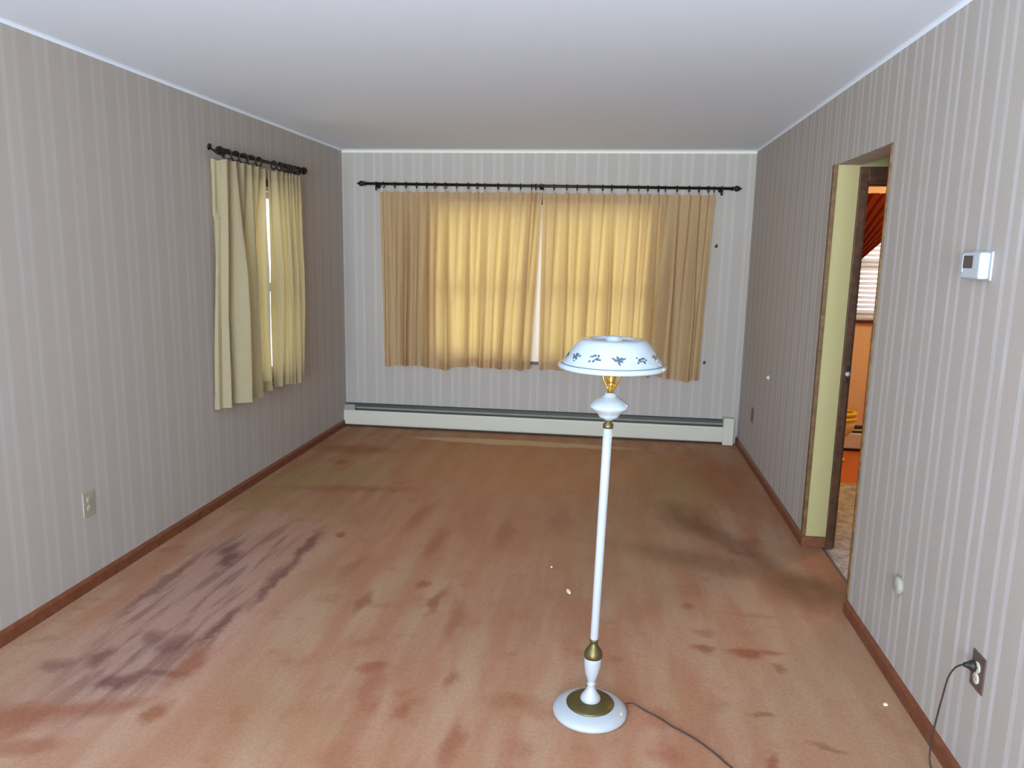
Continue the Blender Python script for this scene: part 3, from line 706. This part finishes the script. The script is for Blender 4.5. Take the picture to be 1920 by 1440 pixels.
# ------------------------------------------------------------------ kitchen seen through the doorway
o = empty('window_blind', (2.54, YB-.02, 1.10), 'white horizontal blinds in the kitchen window', 'blinds')
bm = bmesh.new()
for k in range(23):
    z = .03+k*.038
    v = [bm.verts.new((x, y, zz)) for x in (-.58, .58) for (y, zz) in ((-.034, z-.012), (-.016, z+.001), (.002, z+.010))]
    bm.faces.new((v[0], v[3], v[4], v[1])); bm.faces.new((v[1], v[4], v[5], v[2]))
bo = link('slats', bm, cloth('slat_vinyl', srgb(240, 240, 242), srgb(236, 240, 250), .35), o)
sm = bo.modifiers.new('solid', 'SOLIDIFY'); sm.thickness = .0015
bm = bmesh.new(); box(bm, -.59, .59, -.045, .005, .888, .925); link('head_rail', bm, M_white, o, bevel=.003)
bm = bmesh.new(); box(bm, -.58, .58, -.035, -.005, 0.0, .014); link('bottom_rail', bm, M_white, o, bevel=.003)
# red curtain swept to the left side of the kitchen window
rnd = random.Random(2); bm = bmesh.new(); NU, NZ = 90, 40; V = []
for j in range(NZ+1):
    t = j/NZ; row = []
    z = 2.10-.98*t
    xr = lerp(2.62, 1.955, min(1, (t/.52))**.75); xl = 1.80
    for i in range(NU+1):
        u = i/NU; x = lerp(xl, xr, u); y = YB-.125+.018*math.cos(u*2*PI*9+t*2)+.008*noise.noise(Vector((u*9, t*3, 0)))
        row.append(bm.verts.new((x, y, z-.02*u*math.sin(PI*t))))
    V.append(row)
for j in range(NZ):
    for i in range(NU): bm.faces.new((V[j][i], V[j][i+1], V[j+1][i+1], V[j+1][i])).smooth = True
tag(link('curtain', bm, M_red), 'dark red curtain swept aside over the kitchen blinds', 'curtain')
o = empty('pedestal_bowl', (1.855, 6.20, 0), 'yellow and cream bowl standing in front of the kitchen heater', 'bowl')
bm = bmesh.new(); lathe(bm, [(0, 0), (.05, 0), (.05, .012), (.022, .03), (.020, .17), (.045, .20), (.088, .25), (.100, .30), (.098, .335), (.092, .335), (.09, .30), (0, .26)], seg=40)
link('body', bm, mat('cream_glaze', srgb(226, 204, 140), .4), o, smooth=True)
for z, r_ in ((.345, .096), (.385, .094)):
    bm = bmesh.new(); tube(bm, [(r_*math.cos(a), r_*math.sin(a), z) for a in [k*2*PI/32 for k in range(32)]], .016, 10, closed=True); link('rim', bm, M_yel, o)

# ------------------------------------------------------------------ scraps on the carpet
def scrap(x, y, l, w, ang, lab):
    bm = bmesh.new(); n = 12
    top = [bm.verts.new((l*math.cos(2*PI*k/n)*(1+.15*math.sin(3*k)), w*math.sin(2*PI*k/n), .006)) for k in range(n)]
    bot = [bm.verts.new((v.co.x*1.05, v.co.y*1.05, .0)) for v in top]
    bm.faces.new(top); bm.faces.new(bot[::-1])
    for k in range(n): bm.faces.new((bot[k], bot[(k+1) % n], top[(k+1) % n], top[k]))
    o = link('paper_scrap', bm, M_paper); o.location = (x, y, .0); o.rotation_euler = (0, 0, math.radians(ang)); tag(o, lab, 'scrap')
scrap(-.145, 3.416, .021, .008, 110, 'white oval scrap lying on the carpet left of the lamp pole')
scrap(-.248, 3.688, .004, .003, 0, 'tiny white speck on the carpet beyond the oval scrap')
scrap(1.045, 2.677, .007, .006, 0, 'tiny pale crumb on the carpet beside the right baseboard')
